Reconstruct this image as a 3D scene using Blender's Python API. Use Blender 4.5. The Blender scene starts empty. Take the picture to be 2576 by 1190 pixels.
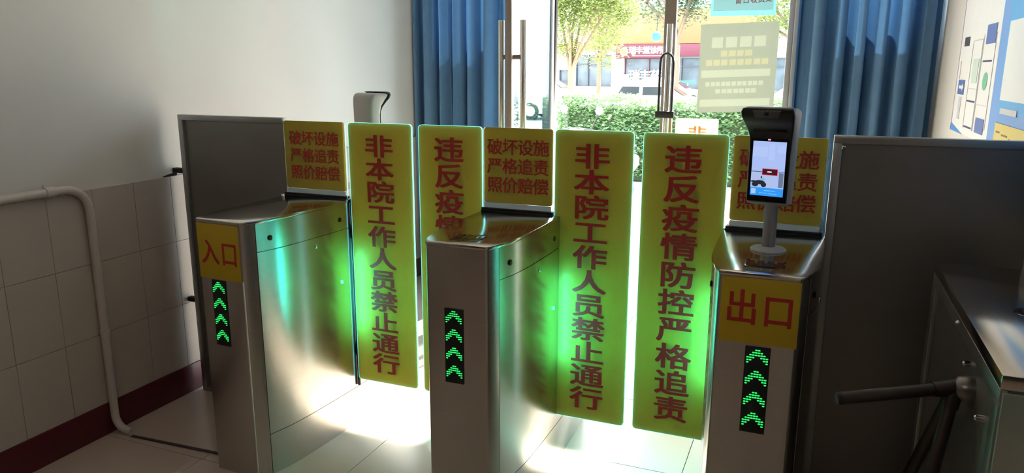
import bpy, bmesh, math, random
from mathutils import Vector, Matrix, Euler
random.seed(7)
C = bpy.context.scene.collection
SC = bpy.context.scene
PI = math.pi

# ---------------------------------------------------------------- camera
cam_d = bpy.data.cameras.new('camera'); cam = bpy.data.objects.new('camera', cam_d); C.objects.link(cam)
R_ = Vector((0.92623631, 0.3769362, 0.00232585)); U_ = Vector((-0.08457565, 0.20180485, 0.97576727)); F_ = Vector((-0.36733263, 0.90398778, -0.21879861))
m = Matrix.Identity(4)
for i in range(3):
    m[i][0], m[i][1], m[i][2] = R_[i], U_[i], -F_[i]
m[0][3], m[1][3], m[2][3] = 1.96013801, -2.56426408, 1.52499294
cam.matrix_world = m
cam_d.sensor_width = 36; cam_d.lens = 1868.367 / 2576 * 36; cam_d.clip_start = 0.05; cam_d.clip_end = 300
SC.camera = cam

# ---------------------------------------------------------------- sky, sun, lamps, exposure
w = bpy.data.worlds.new('sky'); SC.world = w; w.use_nodes = True
bg = w.node_tree.nodes['Background']; bg.inputs[0].default_value = (0.86, 0.93, 1.0, 1); bg.inputs[1].default_value = 3.6
sun_d = bpy.data.lights.new('sun', 'SUN'); sun = bpy.data.objects.new('sun', sun_d); C.objects.link(sun)
sun_d.energy = 15.0; sun_d.angle = 0.02; sun_d.color = (1, 0.93, 0.8)
sun.rotation_euler = Vector((-0.20, -1.04, -1.0)).to_track_quat('-Z', 'Y').to_euler()
vs = SC.view_settings
vs.view_transform = 'Standard'; vs.look = 'None'; vs.exposure = 1.48; vs.gamma = 1.0; vs.use_curve_mapping = False
SC.display_settings.display_device = 'sRGB'
# unseen strip lamp behind the viewer, added for dim fill light
ld = bpy.data.lights.new('fill_lamp_light', 'AREA'); lo = bpy.data.objects.new('fill_lamp_light', ld); C.objects.link(lo)
ld.shape = 'RECTANGLE'; ld.size = 1.2; ld.size_y = 0.12; ld.energy = 3; ld.color = (1, 0.82, 0.68)
lo.location = (0.9, -3.6, 2.94)

# ---------------------------------------------------------------- materials
def mat(name, col, rough=0.6, metal=0.0, spec=0.5, noise=0.0, scale=8.0, stretch=(1, 1, 1), bump=0.0, aniso=0.0, emis=None, es=0.0, trans=0.0, alpha=1.0, rvar=0.0, col2=None, coat=0.0):
    M = bpy.data.materials.new(name); M.use_nodes = True
    nt = M.node_tree; b = nt.nodes['Principled BSDF']
    b.inputs['Base Color'].default_value = (*col, 1); b.inputs['Roughness'].default_value = rough
    b.inputs['Metallic'].default_value = metal; b.inputs['Specular IOR Level'].default_value = spec
    b.inputs['Coat Weight'].default_value = coat
    if trans: b.inputs['Transmission Weight'].default_value = trans
    if emis: b.inputs['Emission Color'].default_value = (*emis, 1); b.inputs['Emission Strength'].default_value = es
    if noise or bump or rvar or col2:
        tc = nt.nodes.new('ShaderNodeTexCoord'); mp = nt.nodes.new('ShaderNodeMapping'); mp.inputs['Scale'].default_value = stretch
        nz = nt.nodes.new('ShaderNodeTexNoise'); nz.inputs['Scale'].default_value = scale; nz.inputs['Detail'].default_value = 5
        nt.links.new(tc.outputs['Object'], mp.inputs[0]); nt.links.new(mp.outputs[0], nz.inputs[0])
        if noise or col2:
            rp = nt.nodes.new('ShaderNodeValToRGB')
            c2 = col2 if col2 else tuple(c * (1 - noise) for c in col)
            rp.color_ramp.elements[0].position = 0.3; rp.color_ramp.elements[1].position = 0.7
            rp.color_ramp.elements[0].color = (*c2, 1); rp.color_ramp.elements[1].color = (*col, 1)
            nt.links.new(nz.outputs[0], rp.inputs[0]); nt.links.new(rp.outputs[0], b.inputs['Base Color'])
        if bump:
            bp = nt.nodes.new('ShaderNodeBump'); bp.inputs['Strength'].default_value = bump; bp.inputs['Distance'].default_value = 0.002
            nt.links.new(nz.outputs[0], bp.inputs['Height']); nt.links.new(bp.outputs[0], b.inputs['Normal'])
        if rvar:
            mr = nt.nodes.new('ShaderNodeMapRange'); mr.inputs['To Min'].default_value = rough - rvar; mr.inputs['To Max'].default_value = rough + rvar
            nt.links.new(nz.outputs[0], mr.inputs[0]); nt.links.new(mr.outputs[0], b.inputs['Roughness'])
    if aniso:
        b.inputs['Anisotropic'].default_value = aniso; b.inputs['Anisotropic Rotation'].default_value = 0.25
        tg = nt.nodes.new('ShaderNodeTangent'); tg.direction_type = 'RADIAL'; tg.axis = 'Z'
        nt.links.new(tg.outputs[0], b.inputs['Tangent'])
    return M
def translucent(name, col, tcol, mix, rough=0.5, noise=0.0, scale=6):
    """thin coloured sheet: plain surface mixed with light coming through"""
    M = mat(name, col, rough, noise=noise, scale=scale); nt = M.node_tree
    b = nt.nodes['Principled BSDF']; out = nt.nodes['Material Output']
    t = nt.nodes.new('ShaderNodeBsdfTranslucent'); t.inputs[0].default_value = (*tcol, 1)
    mx = nt.nodes.new('ShaderNodeMixShader'); mx.inputs[0].default_value = mix
    nt.links.new(b.outputs[0], mx.inputs[1]); nt.links.new(t.outputs[0], mx.inputs[2]); nt.links.new(mx.outputs[0], out.inputs[0])
    return M
def clear(name, col, gloss=0.05, rough=0.0):
    """thin clear sheet that lets light straight through, with a surface reflection"""
    M = bpy.data.materials.new(name); M.use_nodes = True; nt = M.node_tree
    out = nt.nodes['Material Output']; nt.nodes.remove(nt.nodes['Principled BSDF'])
    t = nt.nodes.new('ShaderNodeBsdfTransparent'); t.inputs[0].default_value = (*col, 1)
    g = nt.nodes.new('ShaderNodeBsdfGlossy'); g.inputs['Roughness'].default_value = rough
    fr = nt.nodes.new('ShaderNodeLayerWeight'); fr.inputs[0].default_value = 0.5
    pw = nt.nodes.new('ShaderNodeMath'); pw.operation = 'POWER'; pw.inputs[1].default_value = 4.5
    ma = nt.nodes.new('ShaderNodeMath'); ma.operation = 'MULTIPLY_ADD'; ma.inputs[1].default_value = 0.85; ma.inputs[2].default_value = gloss
    nt.links.new(fr.outputs['Facing'], pw.inputs[0]); nt.links.new(pw.outputs[0], ma.inputs[0])
    mx = nt.nodes.new('ShaderNodeMixShader')
    nt.links.new(ma.outputs[0], mx.inputs[0]); nt.links.new(t.outputs[0], mx.inputs[1]); nt.links.new(g.outputs[0], mx.inputs[2]); nt.links.new(mx.outputs[0], out.inputs[0])
    return M
def glow(name, col, s):
    M = bpy.data.materials.new(name); M.use_nodes = True; b = M.node_tree.nodes['Principled BSDF']
    b.inputs['Base Color'].default_value = (*[c * 0.2 for c in col], 1); b.inputs['Emission Color'].default_value = (*col, 1); b.inputs['Emission Strength'].default_value = s
    return M

STEEL = mat('brushed_steel', (0.56, 0.53, 0.505), 0.25, 1.0, scale=3, stretch=(1.2, 1.2, 70), noise=0.05, rvar=0.02, aniso=0.7)
STEELTOP = mat('brushed_steel_top', (0.62, 0.58, 0.53), 0.15, 1.0, scale=4, stretch=(60, 2, 1), noise=0.08, rvar=0.03)
STEELDK = mat('dull_steel_sheet', (0.30, 0.285, 0.27), 0.42, 0.85, scale=3, stretch=(1, 1, 2), noise=0.12, rvar=0.06)
STEELFR = mat('steel_frame', (0.42, 0.42, 0.41), 0.35, 0.9, noise=0.08)
CHROME = mat('chrome', (0.75, 0.74, 0.72), 0.16, 1.0, noise=0.05)
HANDLE = mat('satin_handle_steel', (0.72, 0.68, 0.6), 0.22, 1.0, noise=0.05)
BLACKP = mat('black_plastic', (0.012, 0.012, 0.014), 0.35, noise=0.2)
BLACKM = mat('black_matte', (0.008, 0.008, 0.009), 0.6, noise=0.2)
BLACKG = mat('black_glass', (0.006, 0.006, 0.008), 0.06, coat=0.5, noise=0.1)
PLASTIC = mat('grey_plastic', (0.44, 0.45, 0.455), 0.38, noise=0.05)
YELLOW = translucent('yellow_vinyl', (0.64, 0.55, 0.17), (0.74, 0.67, 0.33), 0.68, 0.34, noise=0.08, scale=5)
YELLOWF = mat('yellow_sticker', (0.62, 0.43, 0.02), 0.45, noise=0.06, scale=6)
RED = mat('red_print', (0.52, 0.028, 0.026), 0.5, noise=0.06)
ACRYL = clear('clear_acrylic', (0.92, 0.97, 0.96), 0.04)
EDGE = glow('lit_acrylic_edge', (0.16, 0.85, 1.0), 0.9)  # emission stands in for LED light carried through the acrylic
GREENLED = glow('green_led', (0.03, 1.0, 0.17), 0.42)
LEDSTRIP = glow('green_led_strip', (0.03, 1.0, 0.28), 3.0)
WHITEED = mat('white_edge_strip', (0.75, 0.73, 0.7), 0.5, noise=0.1)

# ---------------------------------------------------------------- mesh helpers
class MB:
    def __init__(s): s.v = []; s.f = []; s.mi = []; s.cur = 0
    def add(s, vs_, fs_):
        o = len(s.v); s.v += [tuple(p) for p in vs_]
        for f in fs_: s.f.append([i + o for i in f]); s.mi.append(s.cur)
        return s
    def box(s, x0, x1, y0, y1, z0, z1, bev=0.0):
        if not bev:
            vs_ = [(x, y, z) for x in (x0, x1) for y in (y0, y1) for z in (z0, z1)]
            return s.add(vs_, [(0, 1, 3, 2), (4, 6, 7, 5), (0, 4, 5, 1), (2, 3, 7, 6), (0, 2, 6, 4), (1, 5, 7, 3)])
        bm = bmesh.new(); bmesh.ops.create_cube(bm, size=1)
        for v in bm.verts: v.co = Vector(((x0 + x1) / 2 + v.co.x * (x1 - x0), (y0 + y1) / 2 + v.co.y * (y1 - y0), (z0 + z1) / 2 + v.co.z * (z1 - z0)))
        bmesh.ops.bevel(bm, geom=list(bm.edges), offset=bev, segments=2, affect='EDGES', profile=0.5)
        return s.bm(bm)
    def bm(s, bm):
        bm.verts.index_update(); s.add([v.co[:] for v in bm.verts], [[v.index for v in f.verts] for f in bm.faces]); bm.free(); return s
    def prism(s, pts, a0, a1, axis='z', bev=0.0, cap_mi=None, side_mi=None):
        """outline extruded along an axis; pts are (x,y) for z, (x,z) for y, (y,z) for x"""
        def P(p, a): return {'z': (p[0], p[1], a), 'y': (p[0], a, p[1]), 'x': (a, p[0], p[1])}[axis]
        n = len(pts)
        if bev:
            bm = bmesh.new(); lo_ = [bm.verts.new(P(p, a0)) for p in pts]; hi = [bm.verts.new(P(p, a1)) for p in pts]
            bm.faces.new(lo_); bm.faces.new(hi)
            for i in range(n): bm.faces.new((lo_[i], lo_[(i + 1) % n], hi[(i + 1) % n], hi[i]))
            bmesh.ops.recalc_face_normals(bm, faces=list(bm.faces))
            ed = [e for e in bm.edges if (e.verts[0] in lo_) == (e.verts[1] in lo_)]
            bmesh.ops.bevel(bm, geom=ed, offset=bev, segments=2, affect='EDGES', profile=0.5)
            return s.bm(bm)
        c = s.cur
        if cap_mi is not None: s.cur = cap_mi
        s.add([P(p, a0) for p in pts] + [P(p, a1) for p in pts], [list(range(n))[::-1], [i + n for i in range(n)]])
        if side_mi is not None: s.cur = side_mi
        s.add([P(p, a0) for p in pts] + [P(p, a1) for p in pts], [(i, (i + 1) % n, (i + 1) % n + n, i + n) for i in range(n)])
        s.cur = c; return s
    def tube(s, path, r, n=12, caps=True):
        path = [Vector(p) for p in path]; rs = r if isinstance(r, (list, tuple)) else [r] * len(path)
        rings = []; ref = Vector((0.13, 0.27, 0.95)).normalized()
        for i, p in enumerate(path):
            t = ((path[min(i + 1, len(path) - 1)] - path[max(i - 1, 0)])).normalized()
            a = ref - t * ref.dot(t)
            if a.length < 0.2: a = Vector((1, 0, 0)) - t * t.x
            a.normalize(); ref = a; b = t.cross(a)
            rings.append([p + (a * math.cos(2 * PI * k / n) + b * math.sin(2 * PI * k / n)) * rs[i] for k in range(n)])
        vs_ = [q for rg in rings for q in rg]; fs_ = []
        for i in range(len(path) - 1):
            for k in range(n): fs_.append((i * n + k, i * n + (k + 1) % n, (i + 1) * n + (k + 1) % n, (i + 1) * n + k))
        if caps: fs_ += [list(range(n))[::-1], [(len(path) - 1) * n + k for k in range(n)]]
        return s.add(vs_, fs_)
    def lathe(s, prof, c=(0, 0, 0), n=24, axis='z'):
        vs_ = []
        for r, h in prof:
            for k in range(n):
                a = 2 * PI * k / n; x, y = r * math.cos(a), r * math.sin(a)
                q = {'z': (x, y, h), 'y': (x, h, y), 'x': (h, x, y)}[axis]
                vs_.append((q[0] + c[0], q[1] + c[1], q[2] + c[2]))
        fs_ = []; L = len(prof)
        for i in range(L - 1):
            for k in range(n): fs_.append((i * n + k, i * n + (k + 1) % n, (i + 1) * n + (k + 1) % n, (i + 1) * n + k))
        fs_ += [list(range(n))[::-1], [(L - 1) * n + k for k in range(n)]]
        return s.add(vs_, fs_)
    def loft(s, rings, caps=True):
        n = len(rings[0]); vs_ = [q for r in rings for q in r]; fs_ = []
        for i in range(len(rings) - 1):
            for k in range(n): fs_.append((i * n + k, i * n + (k + 1) % n, (i + 1) * n + (k + 1) % n, (i + 1) * n + k))
        if caps: fs_ += [list(range(n))[::-1], [(len(rings) - 1) * n + k for k in range(n)]]
        return s.add(vs_, fs_)
    def mesh(s, name, mats, angle=35, fix=True):
        me = bpy.data.meshes.new(name); me.from_pydata(s.v, [], s.f)
        for M_ in (mats if isinstance(mats, (list, tuple)) else [mats]): me.materials.append(M_)
        me.polygons.foreach_set('material_index', s.mi)
        if fix:
            bm = bmesh.new(); bm.from_mesh(me); bmesh.ops.remove_doubles(bm, verts=bm.verts, dist=1e-6); bmesh.ops.recalc_face_normals(bm, faces=list(bm.faces)); bm.to_mesh(me); bm.free()
        if angle:
            me.polygons.foreach_set('use_smooth', [True] * len(me.polygons)); me.set_sharp_from_angle(angle=math.radians(angle))
        me.update(); return me
    def build(s, name, mats, parent=None, loc=(0, 0, 0), rot=(0, 0, 0), label=None, kind=None, angle=35, fix=True):
        o = bpy.data.objects.new(name, s.mesh(name, mats, angle, fix)); C.objects.link(o)
        o.location = loc; o.rotation_euler = rot
        if parent: o.parent = parent
        if label: o['label'] = label
        if kind: o['kind'] = kind
        return o
def thing(name, label, cat, loc=(0, 0, 0), rz=0.0, group=None):
    o = bpy.data.objects.new(name, None); C.objects.link(o); o.location = loc; o.rotation_euler = (0, 0, rz); o.empty_display_size = 0.1
    o['label'] = label; o['category'] = cat
    if group: o['group'] = group
    return o
def tag(o, label, cat, group=None):
    o['label'] = label; o['category'] = cat
    if group: o['group'] = group
    return o
def struct(o, label=None):
    o['kind'] = 'structure'
    if label: o['label'] = label
    return o
def rrect(x0, x1, y0, y1, r, n=5):
    p = []
    for cx, cy, a in ((x1 - r, y1 - r, 0), (x0 + r, y1 - r, 90), (x0 + r, y0 + r, 180), (x1 - r, y0 + r, 270)):
        for k in range(n): t = math.radians(a + 90 * k / (n - 1)); p.append((cx + r * math.cos(t), cy + r * math.sin(t)))
    return p
def dup(o, parent=None):
    c = o.copy(); C.objects.link(c)
    if parent: c.parent = parent
    return c
def dup_tree(root, loc, rot, label):
    r = dup(root); r.location = loc; r.rotation_euler = rot; r['label'] = label
    for ch in [x for x in bpy.data.objects if x.parent == root]:
        c = dup(ch, r)
        for g in [x for x in bpy.data.objects if x.parent == ch]: dup(g, c)
    return r

# ---------------------------------------------------------------- lettering
_gl = {}
def glyph(ch, bold):
    k = (ch, bold)
    if k in _gl: return _gl[k]
    cu = bpy.data.curves.new('glyph', 'FONT'); cu.body = ch; cu.size = 1.0; cu.resolution_u = 4; cu.fill_mode = 'FRONT'
    o = bpy.data.objects.new('glyph', cu); C.objects.link(o)
    dg = bpy.context.evaluated_depsgraph_get(); me = o.evaluated_get(dg).to_mesh()
    r = ([tuple(v.co) for v in me.vertices], [tuple(p.vertices) for p in me.polygons])
    o.evaluated_get(dg).to_mesh_clear(); bpy.data.objects.remove(o); bpy.data.curves.remove(cu)
    _gl[k] = r; return r
rv, _ = glyph('\u56fd', 0.0)
_cx = (min(v[0] for v in rv) + max(v[0] for v in rv)) / 2; _cy = (min(v[1] for v in rv) + max(v[1] for v in rv)) / 2; _h = max(v[1] for v in rv) - min(v[1] for v in rv)
def text_mb(chars, bold=0.03):
    """chars: list of (char, centre_u, centre_v, width, height) laid in the x-z plane, facing -y"""
    b = MB()
    for ch, u, v, cw, chh in chars:
        vv, ff = glyph(ch, bold)
        for q in range(9 if bold else 1):      # heavier strokes: the outline overlaid with small shifts
            dx, dz = (q % 3 - 1, q // 3 - 1) if bold else (0, 0); dx *= bold; dz *= bold * 0.7
            b.add([(u + ((p[0] - _cx) / _h + dx) * cw, -q * 4e-6, v + ((p[1] - _cy) / _h + dz) * chh) for p in vv], ff)
    return b
def lettering(chars, M_, parent, loc, rot=(0, 0, 0), bold=0.03, name='lettering'):
    return text_mb(chars, bold).build(name, M_, parent, loc, rot, angle=0, fix=False)

# ================================================================= SETTING
XL, XR, YF, YB, ZC = -0.757, 2.568, 2.38, -9.0, 3.0
PLASTER = mat('painted_plaster', (0.74, 0.715, 0.675), 0.85, noise=0.05, scale=1.6, bump=0.05)
PLASTERL = mat('painted_plaster_left', (0.76, 0.735, 0.70), 0.85, col2=(0.70, 0.675, 0.64), scale=1.1, bump=0.06)
WTILE = mat('wall_tile_glaze', (0.56, 0.50, 0.45), 0.45, noise=0.05, scale=3)
GROUT = mat('grout', (0.30, 0.26, 0.23), 0.9, noise=0.1)
MAROON = mat('maroon_skirting', (0.11, 0.012, 0.022), 0.35, noise=0.12)
FTILE = mat('floor_tile_glaze', (0.60, 0.49, 0.42), 0.26, noise=0.07, scale=1.7, rvar=0.07)
FBASE = mat('floor_joint', (0.22, 0.18, 0.16), 0.8, noise=0.1)
CEIL = mat('ceiling_paint', (0.6, 0.58, 0.55), 0.9, noise=0.04)

fl = struct(MB().box(XL - 0.1, XR + 0.1, YB - 0.1, YF + 1.72, -0.12, -0.006).build('floor', FBASE), 'pale glossy tiled floor of the entrance hall')
tm = None
k = 0
ys = [0.08 + 0.6 * j for j in range(-16, 7)]
xs = [-0.21 + 0.6 * i for i in range(-1, 5)]
tile_cache = {}
for i in range(len(xs)):
    for j in range(len(ys)):
        x0 = max(xs[i], XL); x1 = min(xs[i] + 0.6, XR); y0 = max(ys[j], YB); y1 = min(ys[j] + 0.6, YF + 1.7)
        if x1 - x0 < 0.02 or y1 - y0 < 0.02: continue
        key = (round(x1 - x0, 3), round(y1 - y0, 3))
        if key not in tile_cache: tile_cache[key] = MB().box(0.0012, key[0] - 0.0012, 0.0012, key[1] - 0.0012, -0.008, 0.0, 0.0008).mesh('floor_tile', FTILE, 0)
        o = bpy.data.objects.new('floor_tile', tile_cache[key]); C.objects.link(o); o.parent = fl; o.location = (x0, y0, 0)
wl = struct(MB().box(XL - 0.15, XL, YB, YF + 0.2, 0, ZC).build('wall_left', PLASTERL), 'off-white plaster wall with a tiled lower part')
tmesh = MB().box(0, 0.016, 0.0008, 0.1992, 0.0008, 0.3042, 0.0012).mesh('wall_tile', WTILE, 0)
MB().box(XL - 0.001, XL + 0.012, YB, YF, 0.135, 1.048).build('tile_bed', GROUT, wl)
for rr in range(3):
    for kk in range(-11, 31):
        y = -0.046 - 0.2 * kk
        if y + 0.2 > YF or y < -4.6: continue
        o = bpy.data.objects.new('wall_tile', tmesh); C.objects.link(o); o.parent = wl; o.location = (XL, y, 0.135 + 0.305 * rr)
struct(MB().box(XL, XL + 0.022, YB, YF, 0, 0.135, 0.002).build('baseboard_left', MAROON), 'dark maroon skirting along the tiled left wall')
struct(MB().box(XR, XR + 0.15, YB, YF + 0.2, 0, ZC).build('wall_right', PLASTER), 'cream plaster wall behind the posters')
struct(MB().box(XL - 0.1, XR + 0.1, YB - 0.15, YB, 0, ZC).build('wall_back', mat('brown_back_wall', (0.22, 0.19, 0.17), 0.8, noise=0.1)), 'plaster wall behind the viewer')
struct(MB().box(XL - 0.15, XR + 0.15, YB - 0.15, YF + 0.2, ZC, ZC + 0.15).build('ceiling', CEIL), 'plain ceiling of the hall')
# far wall with the door opening, a tall sidelight and two high windows behind the curtains
DX0, DX1, DZ = 0.215, 1.81, 2.5
wf = MB()
for (x0, x1, z0, z1) in ((XL, -0.58, 0, ZC), (-0.58, -0.12, 0, 1.75), (-0.12, -0.06, 0, DZ), (DX1, 2.05, 0, DZ), (2.05, 2.46, 0, 1.80), (2.46, XR, 0, DZ), (-0.58, XR, DZ, ZC), (0.19, DX0, 0, DZ), (-0.06, 0.19, 0, 0.25)):
    wf.box(x0, x1, YF, YF + 0.12, z0, z1)
struct(wf.build('wall_far', PLASTER), 'wall around the glass street doors')
FRAME = mat('brown_door_frame', (0.27, 0.22, 0.19), 0.45, 0.4, noise=0.1)
FRAMEL = mat('pale_aluminium_frame', (0.62, 0.63, 0.64), 0.4, 0.6, noise=0.06)
GLASS = clear('door_glass', (0.95, 0.98, 0.99), 0.05)
struct(MB().box(0.215, 0.248, YF - 0.02, YF + 0.1, 0, DZ, 0.003).box(DX1 - 0.025, DX1, YF - 0.02, YF + 0.1, 0, DZ, 0.003).box(0.248, DX1 - 0.025, YF - 0.02, YF + 0.1, DZ - 0.05, DZ, 0.003).build('trim_1', FRAMEL), 'pale aluminium frame around the street doors')
for nm, x0, x1, z0, lab in (('window_1', -0.58, -0.12, 1.75, 'high window behind the left blue curtain'), ('window_2', -0.06, 0.19, 0.25, 'narrow sidelight beside the open door leaf'), ('window_3', 2.05, 2.46, 1.80, 'high window behind the right blue curtain')):
    wn = struct(MB().box(x0, x1, YF + 0.055, YF + 0.062, z0, DZ).build(nm, GLASS), lab)
    MB().box(x0, x0 + 0.025, YF + 0.03, YF + 0.09, z0, DZ, 0.002).box(x1 - 0.025, x1, YF + 0.03, YF + 0.09, z0, DZ, 0.002).box(x0 + 0.025, x1 - 0.025, YF + 0.03, YF + 0.09, z0, z0 + 0.03, 0.002).build('window_frame', FRAMEL, wn)
def pull_handle(parent, x, y, sx, sy, z0=0.85, z1=1.81, zb=(1.60, 1.05), r=0.019):
    """bar at (x,y), standoffs reaching by (sx,sy) to the stile"""
    h = MB().tube([(x, y, z0), (x, y, z0 + 0.004), (x, y, z1 - 0.004), (x, y, z1)], [r * 0.9, r, r, r * 0.9], 16).build('pull_handle', HANDLE, parent)
    for z in zb: MB().tube([(x, y, z), (x + sx, y + sy, z)], 0.014, 10).build('standoff', mat('bronze_standoff', (0.20, 0.15, 0.12), 0.3, 0.8, noise=0.1), h)
# left leaf, swung 90 degrees into the hall
d1 = struct(bpy.data.objects.new('door_1', None), 'left glass door leaf swung open into the hall'); C.objects.link(d1); d1.location = (0.245, YF - 0.01, 0)
MB().box(-0.005, 0.005, -0.735, -0.035, 0.12, 2.42).build('glass_pane', clear('bluish_door_glass', (0.66, 0.80, 0.87), 0.05), d1)
MB().box(-0.02, 0.02, -0.78, -0.735, 0.02, 2.46, 0.003).build('stile', FRAME, d1)
MB().box(-0.016, 0.016, -0.035, 0.0, 0.02, 2.46, 0.003).build('stile', FRAMEL, d1, label='pale hinge stile')
MB().box(-0.02, 0.02, -0.735, -0.035, 0.02, 0.12, 0.003).build('rail', FRAME, d1)
MB().box(-0.02, 0.02, -0.735, -0.035, 2.42, 2.46, 0.003).build('rail', FRAME, d1)
pull_handle(d1, -0.058, -0.745, 0.04, 0); pull_handle(d1, 0.082, -0.745, -0.064, 0)
# right leaf, closed
d2 = struct(bpy.data.objects.new('door_2', None), 'right glass door leaf, closed, with notices on its glass'); C.objects.link(d2); d2.location = (1.0, YF, 0)
MB().box(0.075, 0.75, 0.018, 0.026, 0.12, 2.42).build('glass_pane', GLASS, d2)
MB().box(0.0, 0.075, 0.0, 0.045, 0.02, 2.46, 0.003).build('stile', FRAME, d2)
MB().box(0.75, 0.783, 0.0, 0.045, 0.02, 2.46, 0.003).build('stile', FRAMEL, d2, label='pale hinge stile')
MB().box(0.075, 0.75, 0.0, 0.045, 0.02, 0.12, 0.003).build('rail', FRAME, d2)
MB().box(0.075, 0.75, 0.0, 0.045, 2.42, 2.46, 0.003).build('rail', FRAME, d2)
pull_handle(d2, 0.052, -0.07, 0, 0.07)
# U-lock hanging on the handle of the closed leaf
ul = thing('door_lock', 'long black U-shaped lock hanging on the closed door leaf\'s handle', 'lock', (1.048, YF - 0.07, 1.27))
MB().tube([(-0.042, -0.03, 0.0), (-0.042, -0.03, 0.30), (-0.036, -0.03, 0.335), (-0.02, -0.03, 0.355), (0, -0.03, 0.36), (0.02, -0.03, 0.355), (0.036, -0.03, 0.335), (0.042, -0.03, 0.30), (0.042, -0.03, 0.0)], 0.008, 10).build('shackle', BLACKP, ul)
MB().box(-0.06, 0.06, -0.045, -0.018, -0.045, 0.0, 0.006).build('crossbar', BLACKM, ul)

# ================================================================= TURNSTILES
OUT = [(-0.551, 0.098), (-0.548, 0.104), (-0.54, 0.110), (-0.50, 0.125), (-0.45, 0.138), (-0.38, 0.148), (-0.28, 0.154), (-0.15, 0.157), (0, 0.158)]
def prof(dw=0.0):
    half = [(y, wv + dw) for y, wv in OUT]; return half + [(-y, wv) for y, wv in half[-2::-1]]
def outline(dw=0.0, dy=0.0):
    h = prof(dw); sc = (0.551 + dy) / 0.551
    return [(wv, y * sc) for y, wv in h] + [(-wv, y * sc) for y, wv in h[::-1]]
def wat(y):
    h = prof()
    for (a, wa), (b_, wb) in zip(h, h[1:]):
        if a <= y <= b_: return wa + (wb - wa) * (y - a) / (b_ - a)
    return h[0][1]
def shell(y0, y1, z0, z1, side, t=0.004, n=14):
    pts = [y0 + (y1 - y0) * i / n for i in range(n + 1)]
    pol = [(side * wat(y), y) for y in pts] + [(side * (wat(y) - t), y) for y in pts[::-1]]
    return MB().prism(pol, z0, z1)
def endcap(front, z0, z1, t=0.006):
    s = 1 if front else -1
    ya = [y for y, _ in OUT if y <= -0.5]
    o_ = [(wat(y), y) for y in ya[::-1]]; o_ += [(-wat(y), y) for y in ya]
    i_ = [(x * 0.94, y + t) for x, y in o_[::-1]]
    return MB().prism([(x, s * y) for x, y in o_ + i_], z0, z1)
def flap(parent, x0, x1, text, rows, label, rz, base, hinge_left, top0, pitch, chw, chh):
    """swinging board; x0,x1 in world metres"""
    M_ = Matrix.Rotation(-rz, 3, 'Z') @ (Vector((x0, 0, 0)) - Vector(base))
    W = x1 - x0; z0, z1 = 0.207, 1.317
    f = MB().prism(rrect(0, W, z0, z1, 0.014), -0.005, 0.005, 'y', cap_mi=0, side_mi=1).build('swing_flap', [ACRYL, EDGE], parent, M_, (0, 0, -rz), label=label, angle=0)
    MB().prism(rrect(0.0016, W - 0.0016, z0 + 0.0016, z1 - 0.0016, 0.013), -0.0058, -0.0052, 'y').build('yellow_sticker', YELLOW, f, angle=0)
    MB().prism(rrect(0.0016, W - 0.0016, z0 + 0.0016, z1 - 0.0016, 0.013), 0.0052, 0.0058, 'y').build('yellow_sticker', YELLOW, f, angle=0)
    ch = [(c, 0, z1 - top0 - pitch * i, chw, chh) for i, c in enumerate(text)]
    lettering(ch, RED, f, (W / 2 - 0.004, -0.0063, 0), bold=0.027)
    lettering(ch, RED, f, (W / 2, 0.0063, 0), (0, 0, PI), bold=0.027)
    hx = -0.004 if hinge_left else W + 0.004
    s = -1 if hinge_left else 1
    MB().tube([(hx, 0.002, 0.175), (hx, 0.002, 1.0)], 0.0065, 10).build('hinge_rod', BLACKM, f)
    for z in (0.34, 0.86): MB().box(min(hx, hx + s * 0.03), max(hx, hx + s * 0.03), 0.004, 0.014, z - 0.03, z + 0.03, 0.001).build('hinge_bracket', STEELFR, f)
    return f
ARROW = [(3, 4), (2, 3, 4, 5), (1, 2, 3, 4, 5, 6), (0, 1, 2, 5, 6, 7), (0, 1, 6, 7), (0, 7)]
def chevron_mesh():
    b = MB()
    for r, cols in enumerate(ARROW):
        for c in cols:
            x = (c - 3.5) * 0.0072; z = -r * 0.0072
            b.prism([(x - 0.0031, z - 0.0008), (x - 0.0022, z - 0.0017), (x + 0.0022, z - 0.0017), (x + 0.0031, z - 0.0008), (x + 0.0031, z + 0.0008), (x + 0.0022, z + 0.0017), (x - 0.0022, z + 0.0017), (x - 0.0031, z + 0.0008)], -0.0012, 0.0, 'y')
    return b.mesh('led_arrow', GREENLED, 0)
CHEV = chevron_mesh()
def lamp(parent, x, y, z, toward, energy, sy=0.34):
    d = bpy.data.lights.new('led_lamp', 'AREA'); o = bpy.data.objects.new('led_lamp', d); C.objects.link(o); o.parent = parent
    d.shape = 'RECTANGLE'; d.size = 0.02; d.size_y = sy; d.energy = energy; d.color = (0.06, 1.0, 0.85); d.spread = PI
    o.location = (x, y, z)
    o.rotation_euler = Vector(toward).to_track_quat('-Z', 'Y').to_euler()
    return o
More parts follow.
